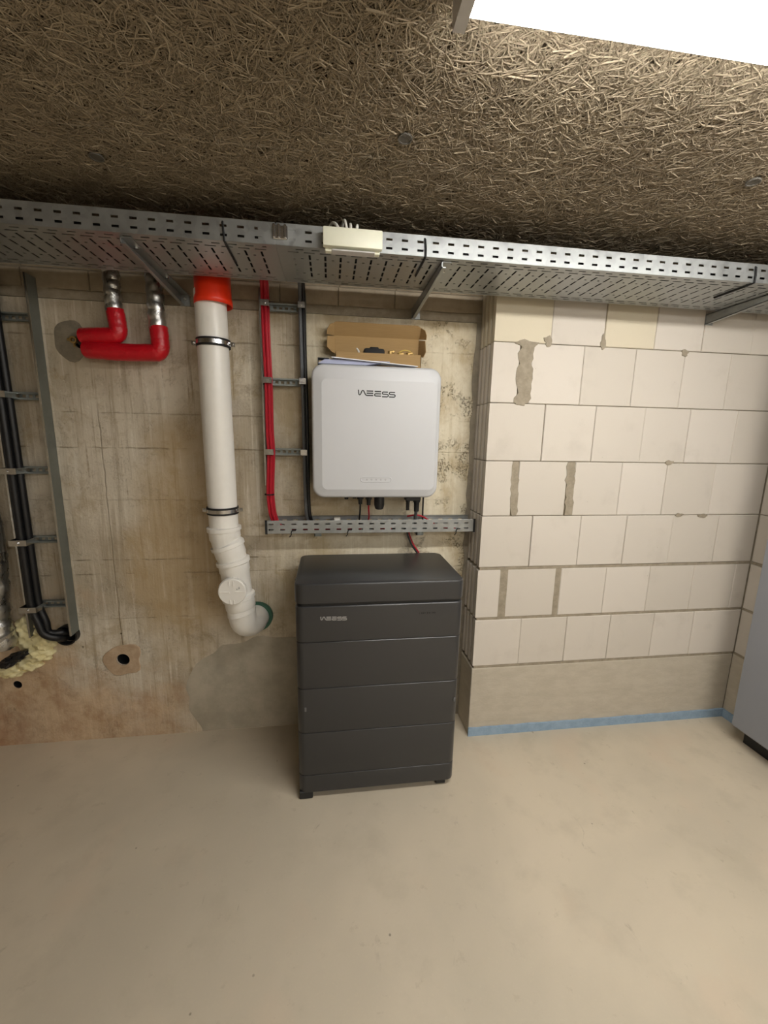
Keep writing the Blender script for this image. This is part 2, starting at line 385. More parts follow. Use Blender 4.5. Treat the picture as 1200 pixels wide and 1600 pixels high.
while x < -.30:                                                       # crumbs of filler along the board joint
    l = random.uniform(.006, .030) if x < -.35 else random.uniform(.004, .014)
    w_ = random.uniform(.0015, .0045) if x < -.35 else random.uniform(.001, .002)
    sf.prism(blob(x, SEAM + random.gauss(0, .0045 if x < -.35 else .0015), l, w_, 8, .4), 'z', CZ - random.uniform(.0015, .0045), CZ + .004)
    x += random.uniform(.006, .030) if x < -.35 else random.uniform(.02, .06)
sf.build('joint_filler', MORTAR, ceiling, 0)
for sx, sy in ((-.502, -.619), (.483, -.610), (-1.299, -.423)):     # sunk fixing washers
    MB().ring((sx, sy, CZ - .009), (0, 0, 1), .0145, .018, .003, 14).cyl((sx, sy, CZ - .003), (sx, sy, CZ - .0085), .0145, 14).build('fixing_washer', plain('grey_washer', (96, 92, 84), .7), ceiling)

# back wall: formwork concrete, pierced by four holes
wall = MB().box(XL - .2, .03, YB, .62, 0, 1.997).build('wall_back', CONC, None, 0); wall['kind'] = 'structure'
for hx, hz, hr in ((-1.666, .415, .030), (-2.134, .312, .020), (-1.886, .558, .042), (-1.70, 1.836, .026)):
    c = MB().cyl((hx, YB - .05, hz), (hx, YB + .3, hz), hr, 24).build('cutter', CONC)
    md = wall.modifiers.new('hole', 'BOOLEAN'); md.object = c; md.operation = 'DIFFERENCE'; md.solver = 'EXACT'
dg = bpy.context.evaluated_depsgraph_get(); me = D.meshes.new_from_object(wall.evaluated_get(dg))
wall.modifiers.clear(); wall.data = me
for o in [o for o in D.objects if o.name.startswith('cutter')]: D.objects.remove(o)
# band of mortar and two courses of blocks above the concrete
MB().box(XL - .2, .03, YB + .012, .62, 1.997, CZ + .03).build('upper_core', MORTAR, wall, 0)
band = MB()
xs = [XL + i * .06 for i in range(int((.03 - XL) / .06) + 1)] + [.03]
band.prism([(x, 2.036 + random.uniform(-.004, .004)) for x in xs] + [(.03, 2.0), (XL, 2.0)], 'y', YB + .004, YB + .02)
band.build('mortar_band', MORTAR, wall)
def block(x0, x1, z0, z1, yf, yb, mat, parent, c=.0025, name='block', axis='y'):
    m = MB(); o = c
    q = lambda a, b, d, e, y: [(a, y, d), (b, y, d), (b, y, e), (a, y, e)]
    ringz = [q(x0, x1, z0, z1, yb), q(x0, x1, z0, z1, yf + o), q(x0 + o, x1 - o, z0 + o, z1 - o, yf)]
    if axis == 'x': ringz = [[(p[1], p[0], p[2]) for p in r] for r in ringz]
    m.loops(ringz); return m.build(name, mat, parent, 0)
for z0, z1, off in ((2.038, 2.112, .40), (2.116, 2.296, .145)):
    x = .028; e = -off + .25
    edges = [.028] + [-off - .25 * k + (.25 if -off > -.2 else .0) for k in range(14)]
    edges = sorted(set([e for e in edges if XL < e <= .028] + [XL]))
    for a, b in zip(edges[:-1], edges[1:]):
        if b - a > .03: block(a + .002, b - .002, z0, z1, YB + .006 + random.uniform(-.0015, .0015), YB + .05, UBLOCK, wall)
# patches on the concrete
def slab_patch(poly, t, name, mat):
    ins = [(p[0] + (sum(q[0] for q in poly) / len(poly) - p[0]) * .03, p[1] + (sum(q[1] for q in poly) / len(poly) - p[1]) * .03) for p in poly]
    m = MB(); m.loops([[(p[0], YB + .002, p[1]) for p in poly], [(p[0], YB - t * .3, p[1]) for p in poly], [(p[0], YB - t, p[1]) for p in ins]]); return m.build(name, mat, wall, 50)
pp = [(-1.330, .003), (-1.338, .03), (-1.362, .075), (-1.388, .13), (-1.382, .19), (-1.395, .25), (-1.365, .33), (-1.325, .385), (-1.255, .425), (-1.215, .462), (-1.12, .472), (-1.045, .505), (-.96, .492), (-.84, .49), (-.60, .47), (-.44, .40), (-.40, .2), (-.41, .003)]
slab_patch([tuple(p)[:2] for p in [(q.x, q.z) for q in bez([(a, 0, b) for a, b in pp], 3)]], .0035, 'plaster_patch', RENDER)
def holed_patch(cx, cz, rx, rz, hx, hz, hr, t, name, mat):
    n = 28; out = blob(cx, cz, rx, rz, n, .13); hole = [(hx + hr * math.cos(2 * PI * i / n), hz + hr * math.sin(2 * PI * i / n)) for i in range(n)]
    R = lambda ps, y: [(p[0], y, p[1]) for p in ps]
    mid = [((a[0] * .9 + b[0] * .1), (a[1] * .9 + b[1] * .1)) for a, b in zip(out, hole)]
    MB().loops([R(out, YB + .002), R(mid, YB - t), R(hole, YB - t * 1.4), R(hole, YB + .05)], False, False).build(name, mat, wall, 40)
holed_patch(-1.668, .412, .085, .085, -1.666, .415, .030, .004, 'mortar_patch', CLAY)
holed_patch(-1.735, 1.838, .075, .078, -1.70, 1.836, .026, .003, 'mortar_patch', DARKM)
for hx, hz, hr in ((-1.666, .415, .0295), (-2.134, .312, .0195), (-1.70, 1.836, .0255)):
    MB().tube([(hx, YB + .006, hz), (hx, YB + .10, hz)], hr, 24, False).add([(hx - .06, YB + .099, hz - .06), (hx + .06, YB + .099, hz - .06), (hx + .06, YB + .099, hz + .06), (hx - .06, YB + .099, hz + .06)], [(0, 1, 2, 3)]).build('hole_shade', RUBBER, wall)  # black tube and backing stand in for the darkness inside the holes

# block pier standing 17 cm proud of the concrete
pier = struct('wall_centre', MB().box(.04, XR + .02, .008, .62, 0, CZ + .03), MORTAR)
zc = [.375 + .2515 * k for k in range(9)]
rows = [[(-.002, .229), (.231, .470), (.472, .705), (.707, .948), (.950, 1.176), (1.178, 1.45)],
        [(-.004, .106), (.143, .387), (.415, .650), (.652, .888), (.890, 1.134), (1.136, 1.371), (1.373, 1.45)],
        [(-.001, .241), (.246, .487), (.489, .725), (.727, .972), (.974, 1.227), (1.229, 1.45)],
        [(.001, .130), (.160, .395), (.432, .666), (.668, .900), (.902, 1.160), (1.162, 1.45)],
        [(.001, .256), (.261, .502), (.504, .747), (.749, .982), (.984, 1.232), (1.234, 1.45)],
        [(.002, .120), (.178, .417), (.419, .667), (.669, .910), (.912, 1.149), (1.151, 1.45)],
        [(.003, .256), (.258, .503), (.508, .750), (.752, .987), (.989, 1.240), (1.242, 1.45)],
        [(.003, .13), (.132, .38), (.382, .63), (.632, .88), (.882, 1.13), (1.132, 1.45)]]
def ribbed(x0, x1, z0, z1, parent, mat):
    prof = [(x0, 0), (x0, .030), (x0 + .006, .034), (x0 + .022, .037), (x0 + .022, .050), (x0 + .004, .054), (x0 + .001, .058), (x0 + .001, .078), (x0 + .005, .082), (x0 + .022, .085), (x0 + .022, .098), (x0 + .004, .102), (x0 + .001, .106), (x0 + .001, .124), (x0 + .005, .128), (x0 + .022, .131), (x0 + .022, .143), (x0 + .004, .147), (x0 + .001, .151), (x0 + .001, .168), (x1, .168), (x1, .0)]
    m = MB(); c = .003
    inner = [(max(p[0], x0 + c) if i in (0, 1) else p[0], p[1] + (c if p[1] == 0 else 0)) for i, p in enumerate(prof)]
    m.loops([[(p[0], p[1], z0 + c) for p in prof], [(p[0], p[1], z1 - c) for p in prof]])
    m.loops([[(p[0] + (.002 if p[0] < x1 else -.002), p[1] + .002, z0) for p in prof], [(p[0], p[1], z0 + c) for p in prof]], True, False)
    m.loops([[(p[0], p[1], z1 - c) for p in prof], [(p[0] + (.002 if p[0] < x1 else -.002), p[1] + .002, z1) for p in prof]], False, True)
    return m.build('block', mat, parent, 0)
thick = {0: .013, 1: .013, 2: .015}
for k, row in enumerate(rows):
    z0 = zc[k] + thick.get(k, .003) / 2; z1 = zc[k + 1] - thick.get(k + 1, .003) / 2
    z1 = min(z1, CZ - .004)
    for i, (a, b) in enumerate(row):
        bm_ = BLOCKY if k == 6 and i in (0, 2) else BLOCK
        if i == 0: ribbed(a, b, z0, z1, pier, bm_)
        else: block(a, b, z0, z1, random.uniform(-.0012, .0012), .03, bm_, pier)
# mortar in the wide upright joints, smeared a little over the block edges
for k, a, b, sp, y in ((5, .118, .180, .010, -.0022), (3, .128, .160, .006, -.0012), (3, .393, .434, .007, -.0015), (1, .104, .145, .002, .0015), (1, .385, .417, .002, .003)):
    z0, z1 = zc[k] + .002, zc[k + 1] - .002; n = 12
    lf = [(a + random.uniform(-sp, sp) + .012 * (.5 - i / n) * (k == 3), z0 + (z1 - z0) * i / n) for i in range(n + 1)]
    rt = [(b + random.uniform(-sp, sp) + .012 * (.5 - i / n) * (k == 3), z0 + (z1 - z0) * i / n) for i in range(n + 1)]
    MB().prism(lf + rt[::-1], 'y', y, .02).build('mortar_fill', MORTAR, pier, 0)
for cx, cz, rx, rz in ((.15, 1.879, .05, .016), (.245, 1.895, .018, .022), (.14, 1.634, .022, .010), (.50, 1.90, .012, .03), (.905, 1.383, .018, .012), (.905, 1.876, .018, .014), (1.0, 1.13, .022, .008), (1.13, 1.125, .022, .010)):
    MB().prism(blob(cx, cz, rx, rz, 14, .25), 'y', -.0036, .006).build('mortar_smear', MORTAR, pier, 0)
def wavy(x0, x1, z0, z1, n, j): return [(x0 + (x1 - x0) * i / n, z1 + random.uniform(-j, j)) for i in range(n + 1)] + [(x1, z0), (x0, z0)]
for k in (0, 1, 2):                                                   # thick flush bed joints
    MB().prism(wavy(.004, 1.45, zc[k] - .0068, zc[k] + .0062, 40, .0018), 'y', .0018 + .001 * (k == 1), .03).build('bed_joint', MORTAR, pier, 0)
MB().cbox(-.004, 1.45, .0, .168, 0, zc[0] - .0068, .003, 1).build('concrete_plinth', PLINTH, pier, 0)
n_ = 40; zz = [i * 2.0 / n_ for i in range(n_ + 1)]
MB().prism([(-.022 + random.uniform(-.006, .006), z) for z in zz] + [(.03, z) for z in zz[::-1]], 'y', YB - .004, YB + .01).build('corner_mortar', DARKM, wall, 0)
# right-hand wall
wr = struct('wall_right', MB().box(XR + .008, XR + .3, YR, .02, 0, CZ + .03), MORTAR)
for k in range(8):
    z0 = zc[k] + thick.get(k, .003) / 2; z1 = min(zc[k + 1] - thick.get(k + 1, .003) / 2, CZ - .004)
    ys = [-.002] + [-(.13 if k % 2 else .25) - .25 * i for i in range(17)]
    for a, b in zip(ys[1:], ys[:-1]): block(max(a, YR) + .001, b - .001, z0, z1, XR + random.uniform(-.001, .001), XR + .03, BLOCK, wr, axis='x')
for k in (0, 1, 2): MB().box(XR + .002, XR + .03, YR, 0, zc[k] - .0068, zc[k] + .0062).build('bed_joint', MORTAR, wr, 0)
MB().box(XR, XR + .03, YR, 0, 0, zc[0] - .0068).build('concrete_plinth', PLINTH, wr, 0)
# blue edge-insulation strip along the foot of the block walls
struct('baseboard_centre', MB().prism(wavy(-.006, XR, 0.0, .044, 30, .0025), 'y', -.009, 0.0), BLUE)
bs = wavy(YR, -.009, 0.0, .044, 60, .0025)
struct('baseboard_right', MB().prism(bs, 'x', XR - .009, XR), BLUE)

# ---------------------------------------------------------------- lamps
BULGE = .030
def lamp(x0, x1, yc, label):
    t = thing('ceiling_light', label, 'light', ((x0 + x1) / 2, yc, CZ))
    prof = lambda w, z: (w, z)
    def ext(pts, a, b): return MB().prism([(yc + p[0], p[1]) for p in pts], 'x', a, b)
    ext([(-.044, CZ - .004), (-.048, CZ - .045), (.048, CZ - .045), (.044, CZ - .004)], x0 + .012, x1 - .012).build('housing', HOUSE, t, 30)
    d = [((.043) * math.cos(a), CZ - .0455 - BULGE * math.sin(a)) for a in [PI - PI * i / 12 for i in range(13)]]
    ext(d, x0 + .0205, x1 - .0205).build('diffuser', DIFF, t, 40)
    for a, b in ((x0, x0 + .02), (x1 - .02, x1)):
        ext([(-.046, CZ - .003), (-.050, CZ - .048), (-.044, CZ - .078), (.044, CZ - .078), (.050, CZ - .048), (.046, CZ - .003)], a, b).build('end_cap', HOUSE, t, 40)
    return t
lamp(-.487, 1.03, -1.018, 'glowing white batten light under the wood-wool ceiling, cut by the upper right edge')
lamp(-.12, 1.40, -2.70, 'white batten light on the ceiling just behind the viewpoint')
lamp(-.60, .92, -4.10, 'unseen batten light added on the ceiling near the rear wall for more light')  # added lamp out of view, raises the light in the room

# ---------------------------------------------------------------- big perforated cable tray under the ceiling
TZ, TT, TF, TBK = 2.045, 2.105, -.35, -.05
tray = thing('cable_tray', 'long perforated galvanised cable tray running under the whole ceiling on brackets', 'cable tray', (-.85, -.2, TZ))
def rail(x0, x1, y, z0, z1, rz, name, parent, mat, pitch=.05, sl=.020, sh=.007, lip=.012, inward=1):
    us = [x0, x1]; k0 = math.ceil((x0 + .02) / pitch); k1 = math.floor((x1 - .02) / pitch)
    cs = [k * pitch for k in range(k0, k1 + 1)]
    for c in cs: us += [c - sl / 2, c + sl / 2]
    vs_ = [z0, z1]
    for r in rz: vs_ += [r - sh / 2, r + sh / 2]
    hole = lambda u, v: any(abs(v - r) < sh / 2 for r in rz) and abs(u - round(u / pitch) * pitch) < sl / 2 and x0 + .02 <= round(u / pitch) * pitch <= x1 - .02
    m = plate(us, vs_, hole, lambda u, v: (u, y, v))
    o = len(m.v); m.add([(x0, y, z1), (x1, y, z1), (x1, y + lip * inward, z1 - .002), (x0, y + lip * inward, z1 - .002)], [(0, 1, 2, 3)])
    return solid(m.build(name, mat, parent, 0), .0016)
def pan(x0, x1, y0, y1, z, name, parent, mat):
    pt = .05; us = [x0, x1]; rel = (-.017, -.0035, .0035, .008, .017, .021, .029, .033, .042)
    k0 = math.ceil((x0 + .03) / pt); k1 = math.floor((x1 - .03) / pt)
    for k in range(k0, k1 + 1): us += [k * pt + r for r in rel]
    us = [u for u in us if x0 <= u <= x1]
    e1 = [(y0 + .020, 1), (y0 + .040, 0), (y1 - .036, 0), (y1 - .018, 1)]
    dash = [(y0 + .056 + i * .0475, y0 + .056 + i * .0475 + .037) for i in range(4)]
    dots = [y0 + .085, y1 - .095]
    vs_ = [y0, y1]
    for v, _ in e1: vs_ += [v - .003, v + .003]
    for a, b in dash: vs_ += [a, b]
    for v in dots: vs_ += [v - .003, v + .003]
    def hole(u, v):
        if u < x0 + .03 or u > x1 - .03: return False
        q = (u + .0175) % pt - .0175
        for c, ph in e1:
            if abs(v - c) < .003: return (.008 < q < .042 - 1e-6 and True) and (q < .0325 or q > .0) if ph else (-.017 < q < .017)
        if any(a < v < b for a, b in dash) and abs(q) < .0035: return True
        return any(abs(v - d) < .003 for d in dots) and .021 < q < .029
    return solid(plate(us, vs_, hole, lambda u, v: (u, v, z)).build(name, mat, parent, 0), .0016)
for x0, x1 in ((-3.25, -.850), (-.846, 1.44)):
    rail(x0, x1, TF, TZ, TT, (TZ + .015, TZ + .040), 'side_rail', tray, ZINC)
    rail(x0, x1, TBK, TZ, TT, (TZ + .015, TZ + .040), 'side_rail', tray, ZINC, inward=-1)
    pan(x0, x1, TF, TBK, TZ, 'perforated_base', tray, ZINC)
jp = MB().box(-.865, -.79, TF + .002, TBK - .002, TZ + .0012, TZ + .003).box(-.90, -.79, TF + .001, TF + .003, TZ + .002, TT - .002)
jp.build('joint_plate', ZINC, tray, 0)
ck = MB()
ck.cbox(-.857, -.812, TF - .006, TF - .001, TZ + .014, TZ + .052, .002, 1)
for cx in (-.852, -.838, -.819): ck.cbox(cx - .004, cx + .004, TF - .011, TF - .005, TZ + .016, TZ + .054, .002, 1)
ck.build('connector_clip', CHROME, tray)
for i in range(8):                                                  # inferred dark cables side by side, added so the tray slots read dark
    y = TF + .024 + .0355 * i; r_ = (.0145, .012, .0155, .013)[i % 4]
    p = bez([(x, y + random.uniform(-.002, .002), TZ + .0042 + r_ + random.uniform(0, .0015)) for x in np.linspace(-3.2, 1.42, 12)], 2)
    tag(MB().tube(p, r_, 8).build('tray_cable', CABLEB, None, at=(-.9, y, TZ)), 'dark cable lying lengthwise in the big tray, inferred and added so its slots read dark', 'cable', 'inferred dark cables added in the big tray')
# wall brackets carrying the tray
def bracket(xb, yw, label, d=1):
    t = thing('tray_bracket', label, 'bracket', (xb, yw, 1.998), 'brackets under the big cable tray')
    tip = TF + .022; zt = TZ - .0012; x2 = xb + .003 * d
    m = MB()
    def px_(poly, a, b): m.prism(poly, 'x', min(a, b), max(a, b))
    px_([(yw, 2.000), (tip, 2.024), (tip, zt), (yw, zt)], xb, x2)
    px_([(yw, zt - .003), (tip, zt - .003), (tip, zt), (yw, zt)], xb, xb + .032 * d)
    px_([(yw, 2.000), (tip, 2.024), (tip, 2.027), (yw, 2.003)], xb, xb + .014 * d)
    m.build('arm', ZINC, t, 0)
    w = MB(); a, b = sorted((xb - .002 * d, xb + .036 * d)); w.box(a, b, yw - .004, yw, 1.998, TZ - .002); w.build('wall_plate', ZINC, t, 0)
    w = MB(); bx = xb + .02 * d
    w.cyl((bx, yw - .004, 2.024), (bx, yw - .013, 2.024), .0075, 6); w.build('bolt', CHROME, t)
    for yy in (tip + .06, yw - .20 if yw > .1 else yw - .11):
        MB().cyl((bx, yy, zt - .003), (bx, yy, zt - .010), .007, 8).build('bolt', CHROME, t)
    return t
bracket(-.322, YB, 'zinc tray bracket on the concrete wall above the cardboard box')
bracket(-1.300, YB, 'zinc tray bracket on the concrete wall between the foil pipe and the orange pipe socket')
bracket(.984, 0, 'zinc tray bracket on the white block wall near the right edge')

# ivory junction box on the tray front
jb = thing('junction_box', 'ivory plastic junction box hung on the front of the big cable tray', 'box', (-.616, -.352, 2.03))
MB().cbox(-.700, -.532, -.372, -.352, 2.030, 2.086, .002, 1).build('back_box', IVORY, jb)
b = MB().cbox(-.706, -.526, -.393, -.371, 2.037, 2.090, .004, 2); b.build('cover', IVORY, jb)
MB().cbox(-.680, -.548, -.388, -.356, 2.0268, 2.031, .0012, 1).build('latch_strip', HOUSE, jb)
for i, (x, h, lx) in enumerate(((-.655, .030, -.03), (-.633, .040, -.012), (-.622, .030, .0), (-.605, .028, .006))):
    p = bez([(x, -.378, 2.086), (x + lx * .4, -.368, 2.086 + h * .7), (x + lx * .8, -.345, 2.088 + h), (x + lx * 1.3, -.31, 2.088 + h * .55), (x + lx * 1.6, -.285, 2.088), (x - .06, -.27, 2.083), (x - .2, -.25, 2.082)], 6)
    tag(MB().tube(p, .0042, 8).build('white_cable', CABLEW, None, at=(x, -.378, 2.086)), ('white cable end bending left above the ivory junction box', 'tallest white cable loop above the ivory junction box', 'white cable loop just right of the tallest one above the junction box', 'rightmost white cable loop above the ivory junction box')[i], 'cable', 'white cables above the junction box')

# black cable ties
def tie(label, pts, w=.0035):
    o = MB().tube(pts, w, 6); o = o.build('cable_tie', RUBBER, None, at=pts[0]); return tag(o, label, 'cable tie')
def tray_tie(x, lean, label):
    e = .004
    tie(label, [(x - .004, TF + .012, TT + .001), (x - .003, TF - e, TT - .014), (x - .0005, TF - e - .001, TZ + .02), (x + .0, TF - e, TZ - .002), (x + lean * .3, TF + .03, TZ - e), (x + lean, -.25, TZ - e), (x + lean * 1.1, -.20, TZ - e), (x + lean * 1.1, -.19, TZ + .012)])
tray_tie(-.998, .0, 'black cable tie round the dim left half of the big tray, above the orange socket')
tray_tie(-.383, .0, 'black cable tie round the bright tray left of the middle bracket')
tray_tie(.818, .0, 'black cable tie round the tray at the right edge of the photo')

# ---------------------------------------------------------------- cable ladders
def ladder(xa, xb, z0, z1, zr, label, loc):
    t = thing('cable_ladder', label, 'cable ladder', loc)
    for x, s in ((xa, 1), (xb, -1)):
        m = MB().box(min(x, x + .0016 * s), max(x, x + .0016 * s), .112, YB - .0005, z0, z1)
        m.box(min(x, x + .013 * s), max(x, x + .013 * s), YB - .002, YB - .0004, z0, z1)
        sr = m.build('side_rail', ZINC2, t, 0)
        MB().box(min(x - .001 * s, x + .006 * s), max(x - .001 * s, x + .006 * s), .1095, .1119, z0, z1).build('rail_lip_glint', CHROME, sr, 0)  # brighter steel lip stands in for the highlight along the rail bend
    for z in zr:
        a, b = xa + .002, xb - .002; us = [a, b]; p = .024
        k = int((b - a - .03) / p); st = a + (b - a - (k - 1) * p) / 2
        cs = [st + i * p for i in range(k)]
        for c in cs: us += [c - .0065, c + .0065]
        m = plate(us, [z - .015, z - .006, z + .006, z + .015], lambda u, v: abs(v - z) < .006 and any(abs(u - c) < .0065 for c in cs), lambda u, v: (u, .151, v))
        for e in (-1, 1):
            q0, q1 = sorted((z + .0138 * e, z + .015 * e)); m.box(a, b, .134, .151, q0, q1)
            q0, q1 = sorted((z + .0095 * e, z + .015 * e)); m.box(a, b, .1335, .1347, q0, q1)
        solid(m.build('rung', ZINC2, t, 0), .0014)
    return t
zl = (1.914, 1.613, 1.312, 1.014, .718); zrr = (2.005, 1.703, 1.403)
lad1 = ladder(-2.012, -1.842, .572, 2.07, zl, 'tall galvanised cable ladder at the far left carrying thick black cables', (-1.93, YB, .572))
lad2 = ladder(-.975, -.787, 1.255, 2.07, zrr, 'narrow galvanised cable ladder between the white pipe and the inverter', (-.88, YB, 1.255))
def clamp(t, x0, x1, z, y0=.080):
    m = MB().box(x0, x0 + .002, y0, .134, z - .012, z + .012).box(x1 - .002, x1, y0, .134, z - .012, z + .012).box(x0, x1, y0 - .002, y0, z - .012, z + .012)
    m.cyl(((x0 + x1) / 2, y0 - .002, z), ((x0 + x1) / 2, y0 - .007, z), .005, 8)
    m.build('cable_clamp', CHROME, t, 30)
# thick black cables on the left ladder
for i, (dx, dy) in enumerate(((-.0155, .0), (.0155, .0), (.0, -.021))):
    X = -1.974 + dx; Y = .113 + dy
    p = [(X - .004, Y, 2.055), (X - .004, Y, 1.9), (X, Y, 1.5), (X, Y, 1.1), (X, Y, .80), (X + .004, Y, .71), (X + .022, Y - .003, .645), (-1.935 + dx * .3, Y - .002, .595), (-1.895 + dx * .3, Y + .02, .566 + dx), (-1.887 + dx * .4, .185, .557 + dx * .6 + dy * .5), (-1.887 + dx * .4, .30, .557 + dx * .6 + dy * .5)]
    p = [(X - .008, -.02, 2.128 - dy), (X - .004, .06 + dy, 2.115)] + p
    p = [(X - .15, -.16 + dx, 2.095 - dy * .5), (X - .03, -.10 + dx * .5, 2.122 - dy)] + p
    tag(MB().tube(bez(p, 6), .0148, 12).build('power_cable', CABLEB, None, at=(-1.98, .11, 1.2)), ('thick black power cable on the left ladder, the one nearest the left rail', 'thick black power cable on the left ladder, right-hand one of the bundle', 'thick black power cable on the left ladder, lying on top of the other two')[i], 'cable', 'thick black cables on the left ladder')
for z in zl[1:]:
    clamp(lad1, -2.008, -1.941, z, .070)
sl = MB().ring((-1.886, .158, .558), (0, 1, 0), .0405, .047, .030, 28).tube([(-1.886, .18, .558), (-1.886, .30, .558)], .0405, 28, False)
tag(sl.build('wall_sleeve', BLACK, None, at=(-1.886, YB, .558)), 'black round wall sleeve that swallows the thick black cables', 'sleeve')
# red and grey cables on the right ladder
for i, (dx, dy) in enumerate(((-.009, 0), (.004, -.004), (.012, .008))):
    X = -.949 + dx; Y = .108 + dy
    p = [(X - .25, -.16 - .016 * i, 2.0855), (X - .10, -.13 - .016 * i, 2.090), (X - .02, -.07, 2.114), (X - .004, -.02, 2.125), (X - .002, .06, 2.11), (X - .004, Y, 2.06), (X - .004, Y, 1.9), (X, Y, 1.7), (X - .001, Y, 1.5), (X + .002, Y, 1.4), (X - .006, Y, 1.25), (X - .005, Y, 1.18), (X + .004, Y + .004, 1.11), (X + .03, .125, 1.062), (X + .10, .13 + dy, 1.052), (X + .40, .13 + dy, 1.0505)]
    tag(MB().tube(bez(p, 5), .0068, 8).build('red_cable', CABLER, None, at=(-.954, .108, 1.5)), ('thin red cable on the narrow ladder, nearest its left rail', 'thin red cable on the narrow ladder, front one in the middle of the bundle', 'thin red cable on the narrow ladder, right-hand one of the bundle')[i], 'cable', 'red cables on the narrow ladder')
for i, (dx, mt) in enumerate(((-.006, CABLEG), (.009, CABLEB))):
    X = -.803 + dx; Y = .108
    p = [(X + .22, -.16 - .018 * i, 2.0865), (X + .08, -.13 - .018 * i, 2.092), (X, -.07, 2.116), (X, -.02, 2.128), (X, .06, 2.11), (X, Y, 2.06), (X + .001, Y, 1.9), (X + .006, Y, 1.6), (X + .008, Y, 1.3), (X + .010, Y, 1.18), (X + .016, Y + .004, 1.105), (X + .04, .145, 1.062), (X + .12, .15, 1.055), (X + .4, .15 - .012 * i, 1.0525)]
    tag(MB().tube(bez(p, 5), .0078, 8).build('grey_cable' if i == 0 else 'black_cable', mt, None, at=(-.803, .108, 1.5)),
        'grey cable down the right rail of the narrow ladder' if i == 0 else 'black cable beside the grey one on the right rail of the narrow ladder', 'cable')
for z in zrr:
    clamp(lad2, -.966, -.932, z); clamp(lad2, -.816, -.788, z)
t_ = MB().ring((-.958, .107, 1.215), (0, 0, 1), .0185, .021, .005, 20).build('cable_tie', RUBBER, None, at=(-.958, .107, 1.215)); tag(t_, 'black cable tie round the red cables below the narrow ladder', 'cable tie')

# ---------------------------------------------------------------- insulated pipes, red elbows
def insulated(x, zt, path, r, label, loc):
    t = thing('insulated_pipe', label, 'pipe', loc)
    rr = []; pts = []
    for i in range(26):
        z = CZ + .004 - (CZ + .004 - zt) * i / 25
        pts.append((x + .0025 * math.sin(i * 1.7), path[0][1] + .002 * math.sin(i * 2.3), z)); rr.append(r * (.96 + random.uniform(-.01, .01)))
    MB().tube(pts, rr, 22, True, .012).build('foil_sleeve', FOIL, t, 60)
    p = bez(path, 6); MB().tube(p, [r * (1.03 + random.uniform(-.02, .02)) for _ in p], 18, True, .015).build('red_wrap', RED, t, 60)
    return t
Yp = .105
insulated(-1.532, 1.945, [(-1.530, Yp, 1.952), (-1.526, Yp, 1.912), (-1.524, Yp, 1.878), (-1.530, Yp, 1.860), (-1.552, Yp, 1.853), (-1.61, Yp + .005, 1.851), (-1.665, Yp + .02, 1.850)], .031,
          'foil insulated pipe with a short red elbow, upper and left of the two', (-1.53, Yp, 1.85))
insulated(-1.375, 1.888, [(-1.372, Yp, 1.896), (-1.370, Yp, 1.858), (-1.370, Yp, 1.822), (-1.378, Yp, 1.802), (-1.402, Yp, 1.796), (-1.52, Yp + .002, 1.793), (-1.60, Yp + .004, 1.796), (-1.655, Yp + .02, 1.800)], .033,
          'foil insulated pipe with a long red elbow reaching left below the short one', (-1.37, Yp, 1.79))
st = thing('wall_fitting', 'small brass pipe fitting in the round mortar patch left of the red elbows', 'fitting', (-1.72, .165, 1.84))
MB().tube([(-1.672, .150, 1.828), (-1.69, .148, 1.832), (-1.70, .19, 1.836)], .013, 12).build('pipe_stub', plain('dark_pipe', (50, 38, 34), .5, .3), st)
MB().ring((-1.723, .161, 1.842), (0, 1, 0), .008, .014, .014, 14).cbox(-1.748, -1.735, .158, .166, 1.838, 1.848, .002, 1).cbox(-1.726, -1.719, .158, .166, 1.815, 1.829, .002, 1).build('lug', BRASS, st)

# ---------------------------------------------------------------- white drain pipe
dp = thing('drain_pipe', 'fat white drain pipe coming down from an orange socket and bending into the wall', 'pipe', (-1.10, .04, .6))
PX, PY = -1.147, .04
MB().tube([(PX - .002, PY, 2.02), (PX, PY, 1.55), (PX + .004, PY, 1.07)], .0595, 36).build('straight_pipe', WHITE, dp)
o = MB(); seg = 36
o.tube([(PX + .010, PY - .002, CZ), (PX + .010, PY - .002, 2.0), (PX + .010, PY - .002, 1.985), (PX + .010, PY - .002, 1.968)], [.066, .0675, .071, .071], seg, False)
solid(o.build('orange_socket', ORANGE, dp), .003, -1)
def fitting(ax, name, seg=36):
    """ax: (point, radius) list"""
    MB().tube([a[0] for a in ax], [a[1] for a in ax], seg).build(name, WHITE, dp, 40)
F = lambda x, z, y=PY: (x, y, z)
fitting([(F(-1.143, 1.086), .0625), (F(-1.143, 1.084), .0705), (F(-1.1425, 1.068), .0705), (F(-1.142, 1.066), .0645), (F(-1.140, 1.035), .0645), (F(-1.138, 1.028), .061), (F(-1.135, 1.01), .061), (F(-1.130, .99), .061)], 'elbow')
fitting([(F(-1.134, 1.010), .062), (F(-1.133, 1.008), .071), (F(-1.129, .993), .071), (F(-1.128, .991), .0645), (F(-1.119, .958), .0645), (F(-1.117, .950), .061), (F(-1.112, .93), .061)], 'elbow')
fitting([(F(-1.1135, .938), .062), (F(-1.113, .936), .071), (F(-1.1105, .921), .071), (F(-1.110, .919), .0645), (F(-1.1065, .886), .0645), (F(-1.106, .880), .061), (F(-1.100, .80), .061), (F(-1.095, .75), .061)], 'inspection_tee')
fitting([(F(-1.097, .774), .062), (F(-1.0965, .772), .0705), (F(-1.094, .756), .0705), (F(-1.0935, .754), .0645), (F(-1.088, .716), .0645), (F(-1.087, .710), .061)], 'pipe_collar')
